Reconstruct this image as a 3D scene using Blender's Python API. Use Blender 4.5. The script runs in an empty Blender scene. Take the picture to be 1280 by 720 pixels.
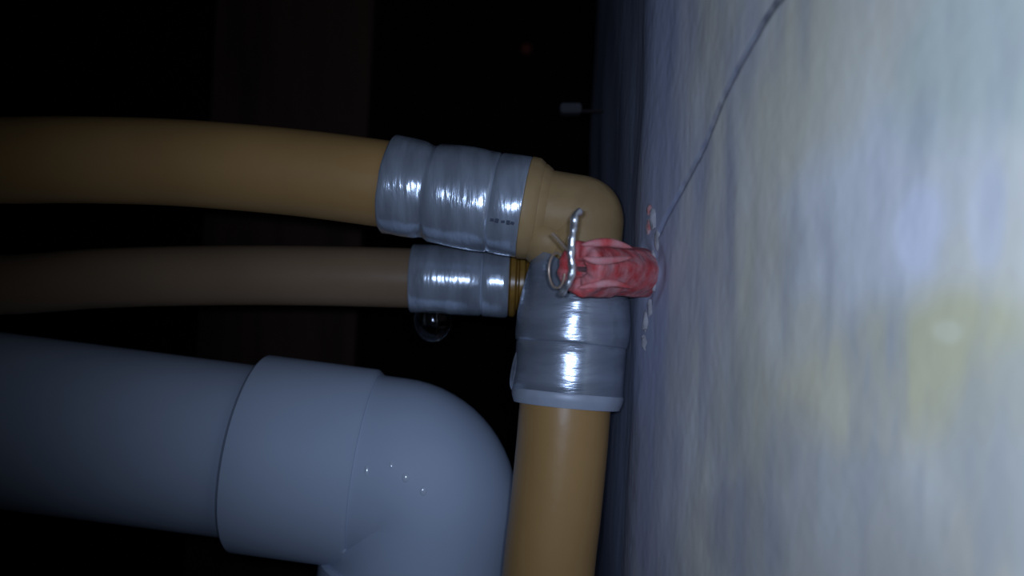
import bpy, bmesh, math, random
from mathutils import Vector, noise

random.seed(7)
sc = bpy.context.scene
COL = sc.collection
PI = math.pi

# ------------------------------------------------------------------ camera
CAMZ = 0.30
F = 1000.0                                    # focal length in pixels of a 1280 px wide frame
cam_d = bpy.data.cameras.new('camera')
cam = bpy.data.objects.new('camera', cam_d); COL.objects.link(cam)
cam_d.sensor_width = 36.0
cam_d.lens = 36.0 * F / 1280.0
cam_d.clip_start = 0.002; cam_d.clip_end = 20
cam.location = (0, 0, CAMZ); cam.rotation_euler = (PI/2, 0, 0)
cam_d.dof.use_dof = True
cam_d.dof.focus_distance = 0.170
cam_d.dof.aperture_fstop = 13.5
sc.camera = cam

# ------------------------------------------------------------------ world, view
w = bpy.data.worlds.new('world'); sc.world = w; w.use_nodes = True
w.node_tree.nodes['Background'].inputs[0].default_value = (0.6, 0.7, 1.0, 1)
w.node_tree.nodes['Background'].inputs[1].default_value = 0.0006
sc.view_settings.view_transform = 'Standard'
sc.view_settings.look = 'None'
sc.view_settings.gamma = 1.0
sc.view_settings.use_curve_mapping = False
sc.view_settings.exposure = 0.0

# ------------------------------------------------------------------ the inspection camera's own LEDs, beside the lens
AIM = Vector((0.37, 1.0, 0.10))
for lx, lz in ((-0.0035, 0.0025), (0.0040, 0.0030)):
    ld = bpy.data.lights.new('led_light', 'SPOT')
    ld.energy = 0.27
    ld.color = (0.55, 0.70, 1.0)
    ld.spot_size = math.radians(118); ld.spot_blend = 1.0
    ld.shadow_soft_size = 0.0016
    lo = bpy.data.objects.new('led_light', ld); COL.objects.link(lo)
    lo.location = (lx, 0.001, CAMZ + lz)
    lo.rotation_euler = AIM.to_track_quat('-Z', 'Y').to_euler()

def P(px, py, d):
    """the point at depth d (metres) that the photograph shows at px, py"""
    return Vector((d*(px-640)/F, d, CAMZ + d*(360-py)/F))

# ------------------------------------------------------------------ materials
def mat(name, col, rough=0.5, metal=0.0, spec=0.5, var=0.0, vscale=60, bump=0.0, bscale=300, col2=None, stretch=(1, 1, 1), trans=0.0, ior=1.45, coat=0.0, detail=4, subs=0.0):
    m = bpy.data.materials.new(name); m.use_nodes = True
    nt = m.node_tree; b = nt.nodes['Principled BSDF']
    b.inputs['Base Color'].default_value = (*col, 1)
    b.inputs['Roughness'].default_value = rough
    b.inputs['Metallic'].default_value = metal
    b.inputs['Specular IOR Level'].default_value = spec
    b.inputs['IOR'].default_value = ior
    b.inputs['Transmission Weight'].default_value = trans
    b.inputs['Coat Weight'].default_value = coat
    tc = nt.nodes.new('ShaderNodeTexCoord'); mp = nt.nodes.new('ShaderNodeMapping')
    mp.inputs['Scale'].default_value = stretch
    nt.links.new(tc.outputs['Object'], mp.inputs[0])
    if var or col2:
        n = nt.nodes.new('ShaderNodeTexNoise'); n.inputs['Scale'].default_value = vscale; n.inputs['Detail'].default_value = detail
        nt.links.new(mp.outputs[0], n.inputs['Vector'])
        r = nt.nodes.new('ShaderNodeValToRGB')
        c2 = col2 if col2 else tuple(c*(1-var) for c in col)
        r.color_ramp.elements[0].position = 0.35; r.color_ramp.elements[0].color = (*c2, 1)
        r.color_ramp.elements[1].position = 0.65; r.color_ramp.elements[1].color = (*col, 1)
        nt.links.new(n.outputs['Fac'], r.inputs[0]); nt.links.new(r.outputs[0], b.inputs['Base Color'])
    if bump:
        n = nt.nodes.new('ShaderNodeTexNoise'); n.inputs['Scale'].default_value = bscale; n.inputs['Detail'].default_value = 5
        nt.links.new(mp.outputs[0], n.inputs['Vector'])
        bp = nt.nodes.new('ShaderNodeBump'); bp.inputs['Strength'].default_value = bump; bp.inputs['Distance'].default_value = 0.001
        nt.links.new(n.outputs['Fac'], bp.inputs['Height']); nt.links.new(bp.outputs[0], b.inputs['Normal'])
    return m

M_ORANGE = mat('orange_plastic', (0.43, 0.24, 0.085), 0.38, var=0.12, vscale=45, bump=0.08, bscale=260, spec=0.5)
M_BROWN = mat('brown_plastic', (0.26, 0.165, 0.095), 0.42, var=0.12, vscale=45, bump=0.08, bscale=260, spec=0.3)
M_FIT = mat('amber_plastic', (0.40, 0.255, 0.115), 0.5, var=0.22, vscale=110, bump=0.18, bscale=330, spec=0.25)
M_DKFIT = mat('dark_amber_plastic', (0.30, 0.155, 0.03), 0.3, var=0.3, vscale=200, bump=0.1, spec=0.4)
M_STEEL = mat('sleeve_steel', (0.62, 0.68, 0.78), 0.22, metal=0.6, var=0.3, vscale=190, bump=0.24, bscale=420, stretch=(1.7, 0.35, 0.35))
M_STEEL2 = mat('dull_sleeve_steel', (0.46, 0.50, 0.58), 0.25, metal=0.6, var=0.3, vscale=150, bump=0.22, bscale=380, stretch=(0.35, 0.35, 1.7))
M_LIP = mat('grey_plastic_lip', (0.42, 0.45, 0.52), 0.45, metal=0.1, var=0.15, vscale=150, bump=0.1)
M_PVC = mat('white_plastic', (0.52, 0.59, 0.72), 0.5, var=0.06, vscale=30, bump=0.04, bscale=200, spec=0.12)
M_RED = mat('red_plastic', (0.55, 0.065, 0.065), 0.5, col2=(0.56, 0.24, 0.24), vscale=330, bump=0.5, bscale=500, spec=0.3)
M_WIRE = mat('bright_wire', (0.92, 0.92, 0.94), 0.30, metal=0.9, bump=0.2, bscale=900)
M_COPPER = mat('pale_copper', (0.62, 0.45, 0.33), 0.35, metal=0.5)
M_WATER = mat('water', (1, 1, 1), 0.08, trans=1.0, ior=1.36, spec=1.0)
M_WET = mat('wet_film', (0.62, 0.68, 0.80), 0.13, spec=1.0, coat=1.0)
M_DKMARK = mat('dark_stamp', (0.07, 0.08, 0.11), 0.9, spec=0.05)
M_CHIP = mat('plaster_chip', (0.40, 0.38, 0.40), 0.9, var=0.3, vscale=400, bump=0.5)
M_CHIPR = mat('red_smeared_plaster', (0.42, 0.13, 0.12), 0.9, col2=(0.45, 0.36, 0.36), vscale=500, bump=0.5)
M_WOOD = mat('dark_brown_wood', (0.085, 0.036, 0.020), 0.7, var=0.5, vscale=18, bump=0.2, bscale=60, stretch=(4, 4, 0.5))
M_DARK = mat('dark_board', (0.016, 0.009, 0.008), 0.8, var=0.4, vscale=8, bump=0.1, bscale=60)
M_REDCAP = mat('dull_red_plastic', (0.55, 0.10, 0.06), 0.5)
M_GREYM = mat('dull_grey_metal', (0.045, 0.04, 0.045), 0.7)

# ------------------------------------------------------------------ helpers
def tag(o, label=None, cat=None, group=None, kind=None):
    if label: o['label'] = label
    if cat: o['category'] = cat
    if group: o['group'] = group
    if kind: o['kind'] = kind
    return o

def link(name, bm, m, parent=None, sharp=35):
    bmesh.ops.recalc_face_normals(bm, faces=bm.faces)
    me = bpy.data.meshes.new(name); bm.to_mesh(me); bm.free()
    me.materials.append(m)
    for p in me.polygons: p.use_smooth = True
    me.set_sharp_from_angle(angle=math.radians(sharp))
    o = bpy.data.objects.new(name, me); COL.objects.link(o)
    if parent is not None:
        o.parent = parent
        o.matrix_parent_inverse = parent.matrix_world.inverted()
    return o

def empty(name, loc):
    o = bpy.data.objects.new(name, None); COL.objects.link(o); o.empty_display_size = 0.01
    o.location = loc
    bpy.context.view_layer.update()
    return o

def catmull(pts, n=10):
    out = []
    q = [pts[0]*2-pts[1]] + list(pts) + [pts[-1]*2-pts[-2]]
    for i in range(1, len(q)-2):
        for k in range(n):
            t = k/n
            a, b, c, d = q[i-1], q[i], q[i+1], q[i+2]
            out.append(0.5*((2*b)+(c-a)*t+(2*a-5*b+4*c-d)*t*t+(3*b-a-3*c+d)*t*t*t))
    out.append(pts[-1].copy())
    return out

def frames(path):
    tans = []
    for i in range(len(path)):
        a = path[max(0, i-1)]; b = path[min(len(path)-1, i+1)]
        tans.append((b-a).normalized())
    n = Vector((0, 0, 1)); n = (n - tans[0]*n.dot(tans[0]))
    if n.length < 0.1: n = Vector((0, 1, 0)); n = n - tans[0]*n.dot(tans[0])
    n.normalize(); out = []
    for t in tans:
        n = (n - t*n.dot(t)).normalized()
        out.append((t, n, t.cross(n)))
    return out

def sweep(bm, path, rad, seg=48, cap=True):
    """rad: number or function(i, theta)"""
    fr = frames(path); rings = []
    for i, p in enumerate(path):
        t, n, b = fr[i]; ring = []
        for k in range(seg):
            th = 2*PI*k/seg
            r = rad(i, th) if callable(rad) else rad
            ring.append(bm.verts.new(p + (n*math.cos(th) + b*math.sin(th))*r))
        rings.append(ring)
    for a, b in zip(rings, rings[1:]):
        for k in range(seg):
            bm.faces.new((a[k], a[(k+1) % seg], b[(k+1) % seg], b[k]))
    if cap:
        bm.faces.new(rings[0][::-1]); bm.faces.new(rings[-1])

def lathe(bm, p0, p1, prof, seg=72, disp=None):
    """prof: (s, r) pairs, s in metres from p0 towards p1; closed into a ring when it starts and ends with the same pair"""
    t = (p1-p0).normalized(); n = Vector((0, 0, 1)); n = n - t*n.dot(t)
    if n.length < 0.5: n = Vector((0, -1, 0)); n = n - t*n.dot(t)
    n.normalize(); b = t.cross(n); rings = []
    closed = prof[0] == prof[-1]
    if closed: prof = prof[:-1]
    for s, r in prof:
        ring = []
        for k in range(seg):
            th = 2*PI*k/seg
            ds, dr = disp(s, r, th) if disp else (0, 0)
            ring.append(bm.verts.new(p0 + t*(s+ds) + (n*math.cos(th)+b*math.sin(th))*(r+dr)))
        rings.append(ring)
    pairs = list(zip(rings, rings[1:]))
    if closed: pairs.append((rings[-1], rings[0]))
    for a, c in pairs:
        for k in range(seg):
            bm.faces.new((a[k], a[(k+1) % seg], c[(k+1) % seg], c[k]))
    if not closed:
        bm.faces.new(rings[0][::-1]); bm.faces.new(rings[-1])

def rprof(pairs, n=3):
    """insert points between profile points so that displacement has something to move"""
    out = []
    for (a, b) in zip(pairs, pairs[1:]):
        for k in range(n):
            out.append((a[0]+(b[0]-a[0])*k/n, a[1]+(b[1]-a[1])*k/n))
    out.append(pairs[-1])
    return out

def box(bm, c, h, rot=None):
    vs = []
    for x in (-1, 1):
        for y in (-1, 1):
            for z in (-1, 1):
                v = Vector((x*h[0], y*h[1], z*h[2]))
                if rot: v.rotate(rot)
                vs.append(bm.verts.new(c+v))
    for f in ((0,1,3,2),(4,6,7,5),(0,4,5,1),(2,3,7,6),(0,2,6,4),(1,5,7,3)):
        bm.faces.new([vs[i] for i in f])

# ------------------------------------------------------------------ the setting
def slab(name, c, h, m):
    bm = bmesh.new(); box(bm, Vector(c), h)
    bmesh.ops.bevel(bm, geom=bm.edges[:], offset=0.002, segments=1, affect='EDGES')
    return tag(link(name, bm, m), kind='structure')
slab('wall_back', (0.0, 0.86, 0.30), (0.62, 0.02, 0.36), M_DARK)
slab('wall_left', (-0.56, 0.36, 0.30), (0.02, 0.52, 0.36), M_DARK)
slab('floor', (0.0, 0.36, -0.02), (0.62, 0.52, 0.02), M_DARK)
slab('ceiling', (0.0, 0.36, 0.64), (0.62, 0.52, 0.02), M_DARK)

# right wall: its plan is a line that comes towards the camera, an edge by the plug, and a return behind the pipes
SH = 0.035                                    # the wall leans with the pipes
EDGE = Vector((0.0263, 0.1675)); DIR = Vector((0.026, -0.087)).normalized(); NRM = Vector((-0.087, -0.026)).normalized()
def wall_xy(s):
    """plan position and normal at s metres along the wall from the edge; s < 0 is the return going back"""
    R = 0.0050
    if s >= R: return EDGE + DIR*s, NRM
    back = Vector((0.016, 1.0)).normalized(); nb = Vector((-1.0, 0.016)).normalized()
    if s <= -R: return EDGE + back*(-s), nb
    t = (s+R)/(2*R)
    a = EDGE + back*R; b = EDGE + DIR*R
    p = a*(1-t)**2 + EDGE*2*t*(1-t) + b*t*t
    return p, (nb*(1-t)+NRM*t).normalized()

def wall_hit(px, py):
    """s, z on the front face of the wall seen at px, py"""
    k = (px-640)/F; q = (360-py)/F
    # (E + D s).x + SH*z = k*y ; z = q*y
    y_coef = k - SH*q
    s = (y_coef*EDGE.y - EDGE.x)/(DIR.x - y_coef*DIR.y)
    y = EDGE.y + DIR.y*s
    return s, q*y
CRACK = [wall_hit(*p) for p in ((1030, -70), (995, -28), (968, 6), (948, 40), (928, 76), (905, 122), (882, 178), (853, 235), (836, 268), (819, 305))]
def seg_dist(s, z):
    best = 9
    for (a, b) in zip(CRACK, CRACK[1:]):
        dx, dz = b[0]-a[0], b[1]-a[1]
        t = max(0, min(1, ((s-a[0])*dx+(z-a[1])*dz)/(dx*dx+dz*dz)))
        best = min(best, math.hypot(s-a[0]-t*dx, z-a[1]-t*dz))
    return best
PLUG_S, PLUG_Z = wall_hit(812, 341)
def wall_disp(s, z):
    v = Vector((s*40, z*25, 3.1))
    d = 0.0007*noise.noise(v) + 0.00010*noise.noise(Vector((s*260, z*90, 7))) + 0.00005*noise.noise(Vector((s*900, z*350, 1)))
    if s < 0.07:
        wob = 0.0003*noise.noise(Vector((s*500, z*500, 2)))
        c = seg_dist(s, z) + wob
        if c < 0.0006: d -= 0.0004*(1-(max(c, 0)/0.0006)**2)
        # chipped edge
        if abs(s) < 0.004: d -= 0.0006*max(0, noise.noise(Vector((1.7, z*170, 5))))*(1-abs(s)/0.004)
        # crater round the plug
        r = math.hypot(s-PLUG_S, z-PLUG_Z)
        if r < 0.0075: d -= 0.0009*max(0, 1-abs(r-0.0045)/0.003)*(0.7+0.6*noise.noise(Vector((s*300, z*300, 9))))
    return d
def ladder(stops):
    out = []
    for a, b, st in stops:
        n = max(1, round((b-a)/st)); out += [a+(b-a)*k/n for k in range(n)]
    out.append(stops[-1][1]); return out
S = ladder([(-0.14, -0.06, 0.008), (-0.06, -0.01, 0.0012), (-0.01, 0.035, 0.0004), (0.035, 0.11, 0.0007), (0.11, 0.36, 0.012)])
Z = ladder([(-0.29, -0.08, 0.010), (-0.08, 0.08, 0.0005), (0.08, 0.31, 0.010)])
verts = []; faces = []
for s in S:
    p, n = wall_xy(s)
    for z in Z:
        q = p + n*wall_disp(s, z)
        verts.append((q.x + SH*(-z) + 2*SH*z, q.y, CAMZ + z))
nz = len(Z)
for i in range(len(S)-1):
    for j in range(nz-1):
        a = i*nz+j; faces.append((a, a+nz, a+nz+1, a+1))
# body of the wall behind its face
b0 = len(verts)
pA, _ = wall_xy(S[0]); pB, _ = wall_xy(S[-1])
for z in (Z[0], Z[-1]):
    for (x, y) in ((pA.x+0.003, pA.y-0.0005), (pB.x, pB.y), (0.30, pB.y), (0.30, pA.y)):
        verts.append((x+SH*z, y, CAMZ+z))
faces += [(b0+1, b0+5, b0+6, b0+2), (b0+2, b0+6, b0+7, b0+3), (b0+3, b0+7, b0+4, b0), (b0, b0+1, b0+2, b0+3), (b0+4, b0+7, b0+6, b0+5)]
me = bpy.data.meshes.new('wall_right'); me.from_pydata(verts, [], faces); me.update()
me.attributes.new('crack', 'FLOAT', 'POINT'); me.attributes.new('corner_shade', 'FLOAT', 'POINT')
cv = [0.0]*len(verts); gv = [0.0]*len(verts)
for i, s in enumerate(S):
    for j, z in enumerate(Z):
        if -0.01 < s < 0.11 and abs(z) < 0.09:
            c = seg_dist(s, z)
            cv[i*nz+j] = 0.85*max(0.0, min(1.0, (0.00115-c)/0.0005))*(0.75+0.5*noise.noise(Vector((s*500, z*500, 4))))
        # blue-grey tone and light falloff painted along the corner, with a ragged rim
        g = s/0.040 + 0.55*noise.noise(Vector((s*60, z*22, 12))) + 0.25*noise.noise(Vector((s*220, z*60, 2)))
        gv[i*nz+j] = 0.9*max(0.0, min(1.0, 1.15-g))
me.attributes['crack'].data.foreach_set('value', cv); me.attributes['corner_shade'].data.foreach_set('value', gv)
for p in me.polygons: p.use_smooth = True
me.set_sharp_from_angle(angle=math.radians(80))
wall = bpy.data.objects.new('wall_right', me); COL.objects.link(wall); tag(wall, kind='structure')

def wall_point(px, py, out=0.0):
    s, z = wall_hit(px, py); p, n = wall_xy(s)
    p = p + n*(wall_disp(s, z)+out)
    return Vector((p.x+SH*z, p.y, CAMZ+z))

m = bpy.data.materials.new('stained_plaster'); m.use_nodes = True
nt = m.node_tree; N = nt.nodes.new; L = nt.links.new; b = nt.nodes['Principled BSDF']
b.inputs['Roughness'].default_value = 0.85; b.inputs['Specular IOR Level'].default_value = 0.15
geo = N('ShaderNodeNewGeometry')
def nz_node(scale, detail, stretch, off=0.0):
    mp = N('ShaderNodeMapping'); mp.inputs['Scale'].default_value = stretch; mp.inputs['Location'].default_value = (off, off, off)
    L(geo.outputs['Position'], mp.inputs[0])
    n = N('ShaderNodeTexNoise'); n.inputs['Scale'].default_value = scale; n.inputs['Detail'].default_value = detail
    L(mp.outputs[0], n.inputs['Vector']); return n.outputs['Fac']
def ramp(fac, p0, p1, c0=(0, 0, 0), c1=(1, 1, 1)):
    r = N('ShaderNodeValToRGB'); e = r.color_ramp.elements
    e[0].position = p0; e[0].color = (*c0, 1); e[1].position = p1; e[1].color = (*c1, 1)
    L(fac, r.inputs[0]); return r.outputs[0]
def mix(fac, a, c):
    x = N('ShaderNodeMix'); x.data_type = 'RGBA'
    if isinstance(fac, float): x.inputs[0].default_value = fac
    else: L(fac, x.inputs[0])
    for sock, v in ((x.inputs[6], a), (x.inputs[7], c)):
        if isinstance(v, tuple): sock.default_value = (*v, 1)
        else: L(v, sock)
    return x.outputs[2]
def blob(px, py, rx, ry, wob=0.5, strength=1.0):
    """a soft stain or patch of painted shade on the wall: ellipse about a wall point (radii in metres) with a ragged rim"""
    c = wall_point(px, py)
    vm = N('ShaderNodeVectorMath'); vm.operation = 'SUBTRACT'; L(geo.outputs['Position'], vm.inputs[0]); vm.inputs[1].default_value = c
    v2 = N('ShaderNodeVectorMath'); v2.operation = 'MULTIPLY'; L(vm.outputs[0], v2.inputs[0]); v2.inputs[1].default_value = (0.3/rx, 1/rx, 1/ry)
    ln = N('ShaderNodeVectorMath'); ln.operation = 'LENGTH'; L(v2.outputs[0], ln.inputs[0])
    ad = N('ShaderNodeMath'); ad.operation = 'MULTIPLY_ADD'; L(nz_node(90, 3, (1, 1, 1), px*0.01), ad.inputs[0]); ad.inputs[1].default_value = wob*2; L(ln.outputs['Value'], ad.inputs[2])
    mr = N('ShaderNodeMapRange'); mr.interpolation_type = 'SMOOTHSTEP'
    L(ad.outputs[0], mr.inputs[0]); mr.inputs[1].default_value = 0.6+wob; mr.inputs[2].default_value = 1.3+wob; mr.inputs[3].default_value = strength; mr.inputs[4].default_value = 0
    return mr.outputs[0]
col = mix(ramp(nz_node(28, 4, (1, 1, 0.7)), 0.38, 0.62), (0.60, 0.55, 0.43), (0.70, 0.65, 0.53))
col = mix(ramp(nz_node(85, 4, (1, 1, 0.35), 3.3), 0.45, 0.75), col, (0.70, 0.68, 0.62))
YEL = (0.60, 0.54, 0.30)  # yellow stain, its tone lowered to take in light falloff at the right
col = mix(blob(1080, 270, 0.016, 0.013, 0.5, 0.75), col, (0.68, 0.67, 0.66))
col = mix(blob(1210, 455, 0.018, 0.0085, 0.45, 0.8), col, YEL)
col = mix(blob(1060, 500, 0.016, 0.0070, 0.5, 0.6), col, (0.68, 0.60, 0.38))
col = mix(blob(940, 530, 0.014, 0.0090, 0.5, 0.5), col, (0.52, 0.48, 0.36))
col = mix(blob(1010, 110, 0.016, 0.012, 0.5, 0.5), col, (0.64, 0.60, 0.46))
col = mix(blob(1230, 70, 0.014, 0.010, 0.5, 0.5), col, (0.44, 0.52, 0.45))
col = mix(blob(1185, 415, 0.0022, 0.0014, 0.3, 0.5), col, (0.76, 0.71, 0.50))
col = mix(blob(1275, 570, 0.011, 0.012, 0.5, 0.7), col, (0.50, 0.48, 0.42))  # darker patch at the right edge: light falloff painted into the colour
col = mix(blob(930, 670, 0.012, 0.009, 0.5, 0.5), col, (0.34, 0.32, 0.32))
col = mix(blob(1150, 285, 0.004, 0.006, 0.4, 0.5), col, (0.76,0.76,0.86))
col = mix(blob(1235, 270, 0.0022, 0.006, 0.4, 0.4), col, (0.74,0.74,0.82))
col = mix(blob(1030, 660, 0.020, 0.014, 0.5, 0.5), col, (0.42,0.40,0.38))
# upright grey streaks
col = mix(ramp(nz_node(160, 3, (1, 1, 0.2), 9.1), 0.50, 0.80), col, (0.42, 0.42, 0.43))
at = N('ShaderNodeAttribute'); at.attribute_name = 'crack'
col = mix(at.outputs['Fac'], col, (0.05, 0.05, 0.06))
at2 = N('ShaderNodeAttribute'); at2.attribute_name = 'corner_shade'
col = mix(at2.outputs['Fac'], col, (0.27, 0.29, 0.40))  # bluish darkening towards the corner, with the light's falloff mixed into the colour
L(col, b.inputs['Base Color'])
bp = N('ShaderNodeBump'); bp.inputs['Strength'].default_value = 0.25; bp.inputs['Distance'].default_value = 0.0003
L(nz_node(700, 5, (1, 1, 0.6)), bp.inputs['Height']); L(bp.outputs[0], b.inputs['Normal'])
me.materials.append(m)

# loose chips of plaster on the wall, round the plug and down the edge
def chip(px, py, w_, h_, m_, out=0.0002):
    bm = bmesh.new(); bmesh.ops.create_icosphere(bm, subdivisions=2, radius=1)
    c = wall_point(px, py, out); sd = random.random()*50
    for v in bm.verts:
        k = 1+0.55*noise.noise(v.co*1.6+Vector((sd, 0, 0)))
        u = v.co*k
        q = Vector((DIR.x, DIR.y, 0))*u.x*w_ + Vector((NRM.x, NRM.y, 0))*u.y*0.0005 + Vector((SH, 0, 1))*u.z*h_
        v.co = c + q
    return link('plaster_chip', bm, m_, wall, 50)
for a in ((819, 275, 0.0010, 0.0026, M_CHIP), (815, 262, 0.0007, 0.0010, M_CHIPR), (814, 284, 0.0008, 0.0016, M_CHIPR), (822, 300, 0.0009, 0.0022, M_CHIP),
          (817, 322, 0.0007, 0.0016, M_CHIP), (818, 350, 0.0008, 0.0020, M_CHIP), (814, 385, 0.0009, 0.0018, M_CHIP), (808, 402, 0.0008, 0.0026, M_CHIP),
          (806, 428, 0.0008, 0.0016, M_CHIP)):
    chip(*a)

# ------------------------------------------------------------------ white drain: pipe and elbow
DP = 0.205
a0 = P(0, 523, DP); a1 = P(330, 566, DP)
far = a0 + (a0-a1).normalized()*0.406
bm = bmesh.new(); sweep(bm, [far] + [far.lerp(a1, k/12) for k in range(1, 13)], 0.0218, 72)
dp = link('drain_pipe', bm, M_PVC)
tag(dp, 'wide white plastic drain pipe coming in from the left below the orange pipes', 'pipe')

corner = P(537, 594, DP); hdir = (corner-P(290, 561, DP)).normalized(); vdir = (P(521, 715, DP)-corner).normalized()
def bend(c, d0, d1, before, after, R, n=16):
    path = [c - d0*before]
    ang = d0.angle(d1); tl = R*math.tan(ang/2)
    s = c - d0*tl; e = c + d1*tl
    nrm = (d1 - d0*d1.dot(d0)).normalized(); cen = s + nrm*R
    m_ = max(2, int((before-tl)/0.004))
    path += [path[0].lerp(s, k/m_) for k in range(1, m_)]
    for k in range(n+1):
        a = ang*k/n; path.append(cen + d0*math.sin(a)*R - nrm*math.cos(a)*R)
    m_ = max(2, int((after-tl)/0.004))
    path += [e.lerp(c + d1*after, k/m_) for k in range(1, m_+1)]
    return path
root = empty('drain_elbow', corner)
tag(root, 'white plastic drain elbow turning downwards at the end of the wide drain pipe', 'pipe fitting')
bm = bmesh.new(); sweep(bm, bend(corner, hdir, vdir, 0.020, 0.024, 0.0092), 0.0236, 96); link('bend', bm, M_PVC, root, 60)
def socket(p0, d, ln, ro, ri):
    bm = bmesh.new()
    pr = [(0.0012, ri), (0, ri+0.0006), (0, ro-0.0008), (0.0008, ro), (ln-0.0010, ro), (ln, ro-0.0008), (ln, ri-0.0006), (ln-0.0012, ri), (0.0012, ri)]
    lathe(bm, p0, p0+d, pr, 96)
    return link('socket', bm, M_PVC, root, 40)
sk0 = corner - hdir*((537-313)*DP/F)
socket(sk0, hdir, 0.0300, 0.0249, 0.0220)
socket(corner + vdir*0.0218, vdir, 0.031, 0.0249, 0.0220)
bm = bmesh.new()
v0 = corner + vdir*0.046
sweep(bm, [v0.lerp(v0+vdir*0.200, k/6) for k in range(7)], 0.0218, 64)
o = link('drain_pipe', bm, M_PVC); tag(o, 'white plastic drain pipe dropping from the underside of the white elbow', 'pipe')

# ------------------------------------------------------------------ upper orange pipe (20 mm)
ptsA = [P(-2200, -260, 0.180), P(-1200, 10, 0.180), P(-500, 160, 0.180), P(-150, 197, 0.180), P(0, 200.5, 0.180), P(83, 200, 0.180), P(187, 202, 0.180), P(271, 207, 0.180), P(375, 216.5, 0.180), P(480, 230, 0.179), P(560, 242, 0.178), P(640, 255, 0.177)]
root = empty('orange_pipe', P(480, 230, 0.179))
tag(root, 'upper thick orange plastic pipe ending in a shiny crimped steel sleeve', 'pipe')
bm = bmesh.new(); sweep(bm, catmull(ptsA, 8), 0.0097, 72); link('pipe_tube', bm, M_ORANGE, root, 60)
A0 = P(486, 231.5, 0.179); A1 = P(658, 260, 0.177); LA = (A1-A0).length
adir = (A1-A0).normalized()
def dispA(s, r, th):
    u = s/LA
    # th = 0 is up, th = pi/2 .. the side; crimp dents press the tube unevenly
    d = 0.00022*noise.noise(Vector((s*260, math.cos(th)*2.2, math.sin(th)*2.2)))
    d += 0.00018*math.cos(6*th)*max(0, 1-abs(u-0.62)/0.22)
    if 0.0 < u < 0.30:                       # dented band by the mouth
        f = max(0, math.cos(th-0.35 if False else th))**6
        d += 0.0005*f*(1-u/0.30)
    if u < 0.02: return (0.0003*noise.noise(Vector((math.cos(th)*2, math.sin(th)*2, 4))), d)
    return (0, d)
prof = [(0.0004, 0.0098), (0, 0.0102), (0, 0.0106), (0.0004, 0.0109), (0.0040, 0.0109), (0.0072, 0.0107), (0.0086, 0.0103), (0.0094, 0.0103), (0.0106, 0.0110), (0.0150, 0.0112), (0.0200, 0.0112), (0.0236, 0.0111),
        (0.0240, 0.0108), (0.0246, 0.0111), (LA-0.0006, 0.0112), (LA, 0.0109), (LA, 0.0098), (0.0004, 0.0098)]
bm = bmesh.new(); lathe(bm, A0, A1, rprof(prof, 3)[:-1]+[rprof(prof, 3)[0]], 96, dispA)
slA = link('press_sleeve', bm, M_STEEL, root, 50); slA['label'] = 'shiny crimped steel sleeve'
# small dark marks stamped on the sleeve's end band
bm = bmesh.new()
from mathutils import Matrix
for k, (dx, hh) in enumerate(((-0.0022, 0.0003), (-0.0012, 0.00045), (0.0001, 0.00025), (0.0012, 0.00045), (0.0021, 0.0003))):
    c = P(628, 277, 0.1660) + adir*dx
    box(bm, c, (0.00038, 0.00012, hh), Matrix.Rotation(math.radians(9+12*math.sin(k*2)), 3, 'Y'))
st = link('stamped_mark', bm, M_DKMARK, slA)
bm = bmesh.new(); E0 = A1 - adir*0.0006
lathe(bm, E0, E0+adir, [(0, 0.0090), (0, 0.0108), (0.0004, 0.0114), (0.0022, 0.0113), (0.0034, 0.0104), (0.0034, 0.0088), (0, 0.0090)], 96)
link('end_ring', bm, M_FIT, root, 50)

# ------------------------------------------------------------------ elbow fitting
CE = P(730, 270, 0.1765)
B0 = P(705, 520, 0.172); B1 = P(684, 730, 0.171)
bdir = (P(707, 505, 0.1722)-CE).normalized()
root = empty('elbow_fitting', CE)
tag(root, 'amber plastic elbow fitting joining the upper orange pipe to the upright pipe', 'pipe fitting')
def rE(i, th): return 0.0088 + 0.00010*noise.noise(Vector((i*0.2, math.cos(th)*2, math.sin(th)*2)))
bm = bmesh.new(); sweep(bm, bend(CE, adir, bdir, 0.0115, 0.020, 0.0012, 14), rE, 80); link('elbow_body', bm, M_FIT, root, 70)
# thicker shoulder by the upper sleeve and the web in the elbow's crook
bm = bmesh.new(); s0 = CE - adir*0.0122
lathe(bm, s0, s0+adir, [(0, 0.0060), (0, 0.0096), (0.0005, 0.0100), (0.0026, 0.0099), (0.0040, 0.0090), (0.0040, 0.0060), (0, 0.0060)], 80)
link('shoulder', bm, M_FIT, root, 50)
bm = bmesh.new(); bmesh.ops.create_uvsphere(bm, u_segments=32, v_segments=20, radius=1)
c = P(682, 302, 0.1765)
for v in bm.verts:
    v.co = c + Vector((v.co.x*0.0064, v.co.y*0.0082, v.co.z*0.0062 - v.co.x*0.0010))
link('web', bm, M_FIT, root, 60)

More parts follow.
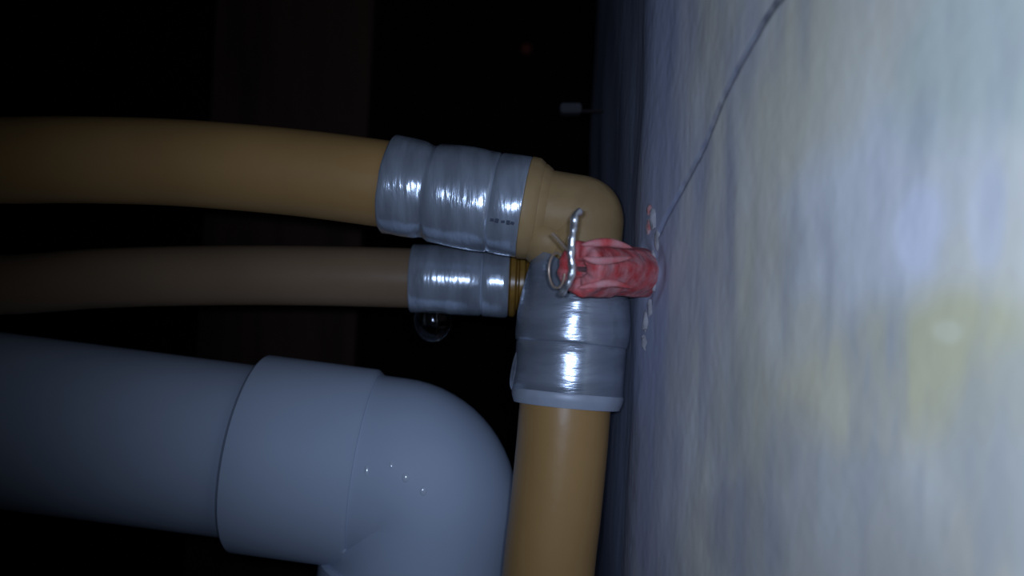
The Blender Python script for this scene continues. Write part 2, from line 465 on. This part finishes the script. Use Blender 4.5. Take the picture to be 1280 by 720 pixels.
# ------------------------------------------------------------------ upright orange pipe with the grey sleeve
root = empty('orange_pipe', P(705, 520, 0.172))
tag(root, 'upright orange plastic pipe with a wide grey sleeve, running down beside the wall', 'pipe')
path = [CE + bdir*0.020, P(707, 500, 0.1722), P(702, 560, 0.1716), P(694, 640, 0.1712), P(684, 730, 0.171), P(660, 1000, 0.171), P(640, 1400, 0.171), P(632, 1900, 0.171), P(630, 2080, 0.171)]
bm = bmesh.new(); sweep(bm, catmull(path, 8), 0.0098, 72); link('pipe_tube', bm, M_ORANGE, root, 60)
C0 = P(720, 362, 0.1745); C1 = P(708, 506, 0.1722); LB = (C1-C0).length; cdir = (C1-C0).normalized()
def dispB(s, r, th):
    return (0, 0.0003*noise.noise(Vector((s*130, math.cos(th)*1.6, math.sin(th)*1.6+3))))
prof = [(0, 0.0095), (0, 0.0112), (0.0020, 0.0119), (0.0060, 0.0122), (0.0100, 0.0123), (0.0118, 0.0121), (0.0122, 0.0116), (0.0122, 0.0095), (0, 0.0095)]
def dispK(s, r, th):
    _, dr = dispB(s, r, th)
    a = (math.degrees(th) - 62 + 180) % 360 - 180
    w_ = max(0.0, 1-abs(a/58)**2.5)          # the collar's rim climbs on the left
    k = max(0.0, 1-s/0.0062)
    return (-0.0068*w_*k, dr - max(0.0, r-0.0101)*w_*k**1.5)
bm = bmesh.new(); lathe(bm, C0, C1, rprof(prof, 4)[:-1]+[rprof(prof, 4)[0]], 96, dispK); clr = link('sleeve_collar', bm, M_STEEL2, root, 50)
clr['label'] = 'pale grey domed collar'
prof = [(0.0118, 0.0098), (0.0118, 0.0117), (0.0126, 0.0119), (0.0220, 0.0119), (0.0228, 0.0117), (0.0228, 0.0098), (0.0118, 0.0098)]
bm = bmesh.new(); lathe(bm, C0, C1, rprof(prof, 3)[:-1]+[rprof(prof, 3)[0]], 96, dispB); sl = link('press_sleeve', bm, M_STEEL2, root, 50)
sl['label'] = 'grey steel sleeve with a bright streak'
prof = [(0.0224, 0.0100), (0.0222, 0.0119), (0.0226, 0.0121), (0.0238, 0.0119), (0.0252, 0.0114), (0.0252, 0.0099), (0.0224, 0.0100)]
bm = bmesh.new(); lathe(bm, C0, C1, prof, 96); link('sleeve_lip', bm, M_LIP, root, 50)
# clip tab standing off the sleeve's left side
bm = bmesh.new()
pts = [P(654, 430, 0.172), P(649, 445, 0.1715), P(645, 465, 0.1715), P(643, 482, 0.1715), P(648, 495, 0.172)]
sweep(bm, catmull(pts, 5), lambda i, th: (0.0007 + 0.0007*abs(math.sin(th)))*(0.5+0.5*math.sin(PI*min(1, i/20))), 16); link('clip_tab', bm, M_STEEL2, root, 60)
# ------------------------------------------------------------------ lower thin pipe (16 mm)
DC = 0.200
ptsC = [P(-1960, -20, DC), P(-1200, 140, DC), P(-500, 295, DC), P(-150, 352, DC), P(0, 356, DC), P(125, 348, DC), P(250, 344.5, DC), P(380, 344.5, DC), P(510, 347.5, DC), P(630, 352, DC)]
root = empty('brown_pipe', P(510, 347.5, DC))
tag(root, 'thinner brownish plastic pipe under the upper orange pipe, ending in a smooth steel sleeve', 'pipe')
bm = bmesh.new(); sweep(bm, catmull(ptsC, 8), 0.0075, 64); link('pipe_tube', bm, M_BROWN, root, 60)
C0c = P(515, 347.8, DC); C1c = P(636, 353, DC); LC = (C1c-C0c).length
prof = [(0.0004, 0.0077), (0, 0.0080), (0, 0.0084), (0.0003, 0.0086), (0.0172, 0.0087), (0.0176, 0.0084), (0.0181, 0.0088), (LC-0.0006, 0.0089), (LC, 0.0086), (LC, 0.0077), (0.0004, 0.0077)]
def dispC(s, r, th): return (0, 0.00007*noise.noise(Vector((s*300, math.cos(th)*2, math.sin(th)*2+9))))
bm = bmesh.new(); lathe(bm, C0c, C1c, rprof(prof, 3)[:-1]+[rprof(prof, 3)[0]], 88, dispC)
slc = link('press_sleeve', bm, M_STEEL, root, 50); slc['label'] = 'smooth blue-grey steel sleeve'
cd = (C1c-C0c).normalized()
bm = bmesh.new()
for k in range(2):
    s = LC + 0.0001 + k*0.0022
    lathe(bm, C0c, C1c, [(s, 0.0060), (s, 0.0080), (s+0.0004, 0.0086), (s+0.0014, 0.0086), (s+0.0019, 0.0080), (s+0.0019, 0.0060), (s, 0.0060)], 64)
lathe(bm, C0c, C1c, [(LC-0.003, 0.0040), (LC-0.003, 0.0070), (LC+0.013, 0.0070), (LC+0.013, 0.0040), (LC-0.003, 0.0040)], 48)
neck = link('neck', bm, M_DKFIT, root, 50); neck['label'] = 'dark amber ribbed neck'

# ------------------------------------------------------------------ red wall plug
R1 = wall_point(806, 341); nW = Vector((NRM.x, NRM.y, 0.0))
R0 = P(722, 336, 0.1475)
rd = (R1-R0).normalized(); R1b = R1 + rd*0.010; LR = (R1b-R0).length; vis = (R1-R0).length
def dispR(s, r, th):
    d = 0.00030*noise.noise(Vector((s*170, math.cos(th)*2.5, math.sin(th)*2.5)))
    d += 0.00030*max(0, math.cos(4*th+0.6))**3 - 0.00008      # lengthwise ribs
    d -= 0.0004*math.exp(-((s-vis*0.55)/0.003)**2)*max(0, -math.cos(th))     # bitten underside
    if r < 0.003: d = 0
    return (0.0004*noise.noise(Vector((math.cos(th)*3, math.sin(th)*3, 1))) if s < 0.001 else 0, d)
prof = [(0.0060, 0.0012), (0.0006, 0.0016), (0, 0.0022), (0, 0.0045), (0.0004, 0.0050)] + [(0.0004+k*0.0007, 0.0050+0.00005*math.sin(k*1.1)) for k in range(1, 24)]
prof = [q for q in prof if q[0] < LR-0.001] + [(LR, 0.0048), (LR, 0.0012), (0.0060, 0.0012)]
root = empty('wall_plug', R1); tag(root, 'red plastic wall plug sticking out of the grey wall over the grey sleeve', 'wall plug')
bm = bmesh.new(); lathe(bm, R0, R1b, prof, 96, dispR); link('plug_body', bm, M_RED, root, 60)
# split jaws standing proud along the top
def fin(pts, m_, w0, w1, name):
    bm = bmesh.new(); pp = catmull(pts, 5)
    sweep(bm, pp, lambda i, th: (0.8*w0*abs(math.cos(th)) + 1.3*w1*abs(math.sin(th)))*(0.05+0.95*math.sin(PI*i/(len(pp)-1))**0.6) , 16)
    return link(name, bm, m_, root, 60)
fin([P(726, 306, 0.1455), P(745, 303.5, 0.1460), P(765, 304, 0.1468), P(790, 310, 0.1482)], M_RED, 0.0005, 0.0009, 'plug_rib')
fin([P(728, 322, 0.1433), P(745, 326, 0.1438), P(765, 325, 0.1450), P(790, 322, 0.1472)], M_RED, 0.0004, 0.0009, 'plug_rib')
fin([P(722, 360, 0.1452), P(745, 356, 0.1456), P(765, 354, 0.1460), P(790, 360, 0.1482)], M_RED, 0.0005, 0.0008, 'plug_rib')

# ------------------------------------------------------------------ bent wire held in the plug
WR = 0.00060
root = empty('bent_wire', P(715, 340, 0.141))
tag(root, 'bright bent wire standing upright at the free end of the red plug', 'wire')
wp = [P(x, y, d) for x, y, d in ((725, 264, 0.1420), (719, 269, 0.1410), (717.5, 280, 0.1405), (716.5, 290, 0.1400), (714.5, 302, 0.1398), (714, 316, 0.1396), (714.5, 328, 0.1398), (715, 340, 0.1400), (712, 351, 0.1405), (706.5, 360, 0.1412), (701.5, 368, 0.1420))]
bm = bmesh.new()
sweep(bm, catmull(wp, 6), lambda i, th: WR*(1+0.10*math.sin(i*0.9)+0.10*math.cos(2*th+i*0.4)), 20); link('wire_shank', bm, M_WIRE, root, 60)
bm = bmesh.new(); sweep(bm, catmull([P(690.5, 292, 0.1450), P(699, 301, 0.1440), P(707, 310, 0.1425), P(713, 316, 0.1405)], 5), 0.00028, 12)
link('wire_end', bm, M_COPPER, root, 60)
bm = bmesh.new(); lp = []
for k in range(0, 33):
    a = math.radians(60 + 290*k/32)
    lp.append(P(696 + 10*math.cos(a), 338 - 22*math.sin(a), 0.1450 - 0.002*math.cos(a)))
sweep(bm, lp, 0.00020, 12); lo_ = link('wire_loop', bm, M_COPPER, root, 60); lo_['label'] = 'thin pale copper loop'
bm = bmesh.new(); sweep(bm, catmull([P(714.5, 330, 0.1402), P(718, 333, 0.1430), P(722, 336, 0.1475), R0.lerp(R1, 0.4)], 4), 0.0005, 14); link('wire_root', bm, M_WIRE, root, 60)

# ------------------------------------------------------------------ hanging water drop
c = P(541, 0, DC); topz = P(541, 388, DC).z; botz = P(541, 428, DC).z; h = topz-botz
bm = bmesh.new(); rings = []; seg = 48; NR = 26
for i in range(NR):
    t = i/(NR-1)                              # 0 at the pipe, 1 at the tip
    r = 0.0047*(math.sqrt(max(0.0, 1-t**2.6)))*(0.93+0.12*math.sin(PI/2*min(1, t/0.5)))
    z = topz - h*t
    if i == NR-1: tip = bm.verts.new((c.x, DC, botz)); break
    rings.append([bm.verts.new((c.x+r*math.cos(2*PI*k/seg), DC+r*math.sin(2*PI*k/seg), z)) for k in range(seg)])
for a, b_ in zip(rings, rings[1:]):
    for k in range(seg): bm.faces.new((a[k], a[(k+1) % seg], b_[(k+1) % seg], b_[k]))
for k in range(seg): bm.faces.new((rings[-1][k], rings[-1][(k+1) % seg], tip))
bm.faces.new(rings[0])
o = link('water_drop', bm, M_WATER, None, 60)
tag(o, 'clear water drop hanging under the smooth steel sleeve of the thinner pipe', 'water drop')

# ------------------------------------------------------------------ droplets lying on the white elbow
bpy.context.view_layer.update(); dg = bpy.context.evaluated_depsgraph_get()
def on_surface(px, py):
    d = (P(px, py, 1.0)-Vector((0, 0, CAMZ))).normalized()
    ok, loc, nor, _, ob, _ = sc.ray_cast(dg, Vector((0, 0, CAMZ)), d)
    return loc, nor
for px, py, r, ax, lab in ((507, 597, 0.00085, 1.3, 'tiny bright water droplet on the white elbow, upper of the close pair'),
                       (529, 614, 0.00080, 1.3, 'tiny bright water droplet on the white elbow, lower of the close pair'),
                       (458, 588, 0.00050, 2.4, 'thin water streak on the white elbow beside its seam'),
                       (430, 690, 0.00060, 1.5, 'tiny water droplet in the inner crook of the white elbow'),
                       (489, 581, 0.00040, 2.2, 'faint water smear left of the close droplet pair on the white elbow')):
    loc, nor = on_surface(px, py)
    q = nor.to_track_quat('Z', 'Y')
    bm = bmesh.new(); bmesh.ops.create_uvsphere(bm, u_segments=24, v_segments=16, radius=1)
    for v in bm.verts:
        k = Vector((v.co.x*r, v.co.y*r*ax, v.co.z*r*0.36)); k.rotate(q); v.co = loc + k
    tag(link('water_droplet', bm, M_WET, None, 60), lab, 'water drop')

# ------------------------------------------------------------------ dim things behind
bm = bmesh.new()
u0 = P(490, -390, 0.42); u1 = P(441, 470, 0.42); u2 = u0 + (u1-u0)*1.69; wd = Vector((-0.083, 0, 0)); dd = Vector((0, 0.018, 0))
vs = [bm.verts.new(q) for q in (u0, u2, u2+wd, u0+wd, u0+dd, u2+dd, u2+wd+dd, u0+wd+dd)]
for f in ((0,1,2,3),(7,6,5,4),(0,4,5,1),(3,2,6,7),(0,3,7,4),(1,5,6,2)): bm.faces.new([vs[i] for i in f])
bmesh.ops.bevel(bm, geom=bm.edges[:], offset=0.001, segments=2, affect='EDGES')
tag(link('wooden_post', bm, M_WOOD), 'dim brown wooden post standing in the dark behind the pipes', 'post')
c = P(658, 61, 0.80)
bm = bmesh.new(); pr = [(0, 0.0001), (0, 0.0060), (0.002, 0.0062), (0.0075, 0.0058), (0.0085, 0.0050), (0.0080, 0.0040), (0.0050, 0.0034), (0.0045, 0.0001)]
lathe(bm, P(658, 61, 0.840), P(658, 61, 0.80), pr, 32)
tag(link('red_cap', bm, M_REDCAP), 'small round dull red cap on the dark back wall above the pipes', 'cap')
bm = bmesh.new(); pA_ = P(713, 137, 0.255)
box(bm, pA_, (0.0033, 0.0030, 0.0015)); bmesh.ops.bevel(bm, geom=bm.edges[:], offset=0.0004, segments=2, affect='EDGES')
br = tag(link('bracket', bm, M_GREYM), 'small dim grey bracket jutting from the wall edge above the elbow fitting', 'bracket')
bm = bmesh.new(); box(bm, pA_ + Vector((0.0075, 0.0024, 0)), (0.0062, 0.0006, 0.0004)); link('stem', bm, M_DARK, br)
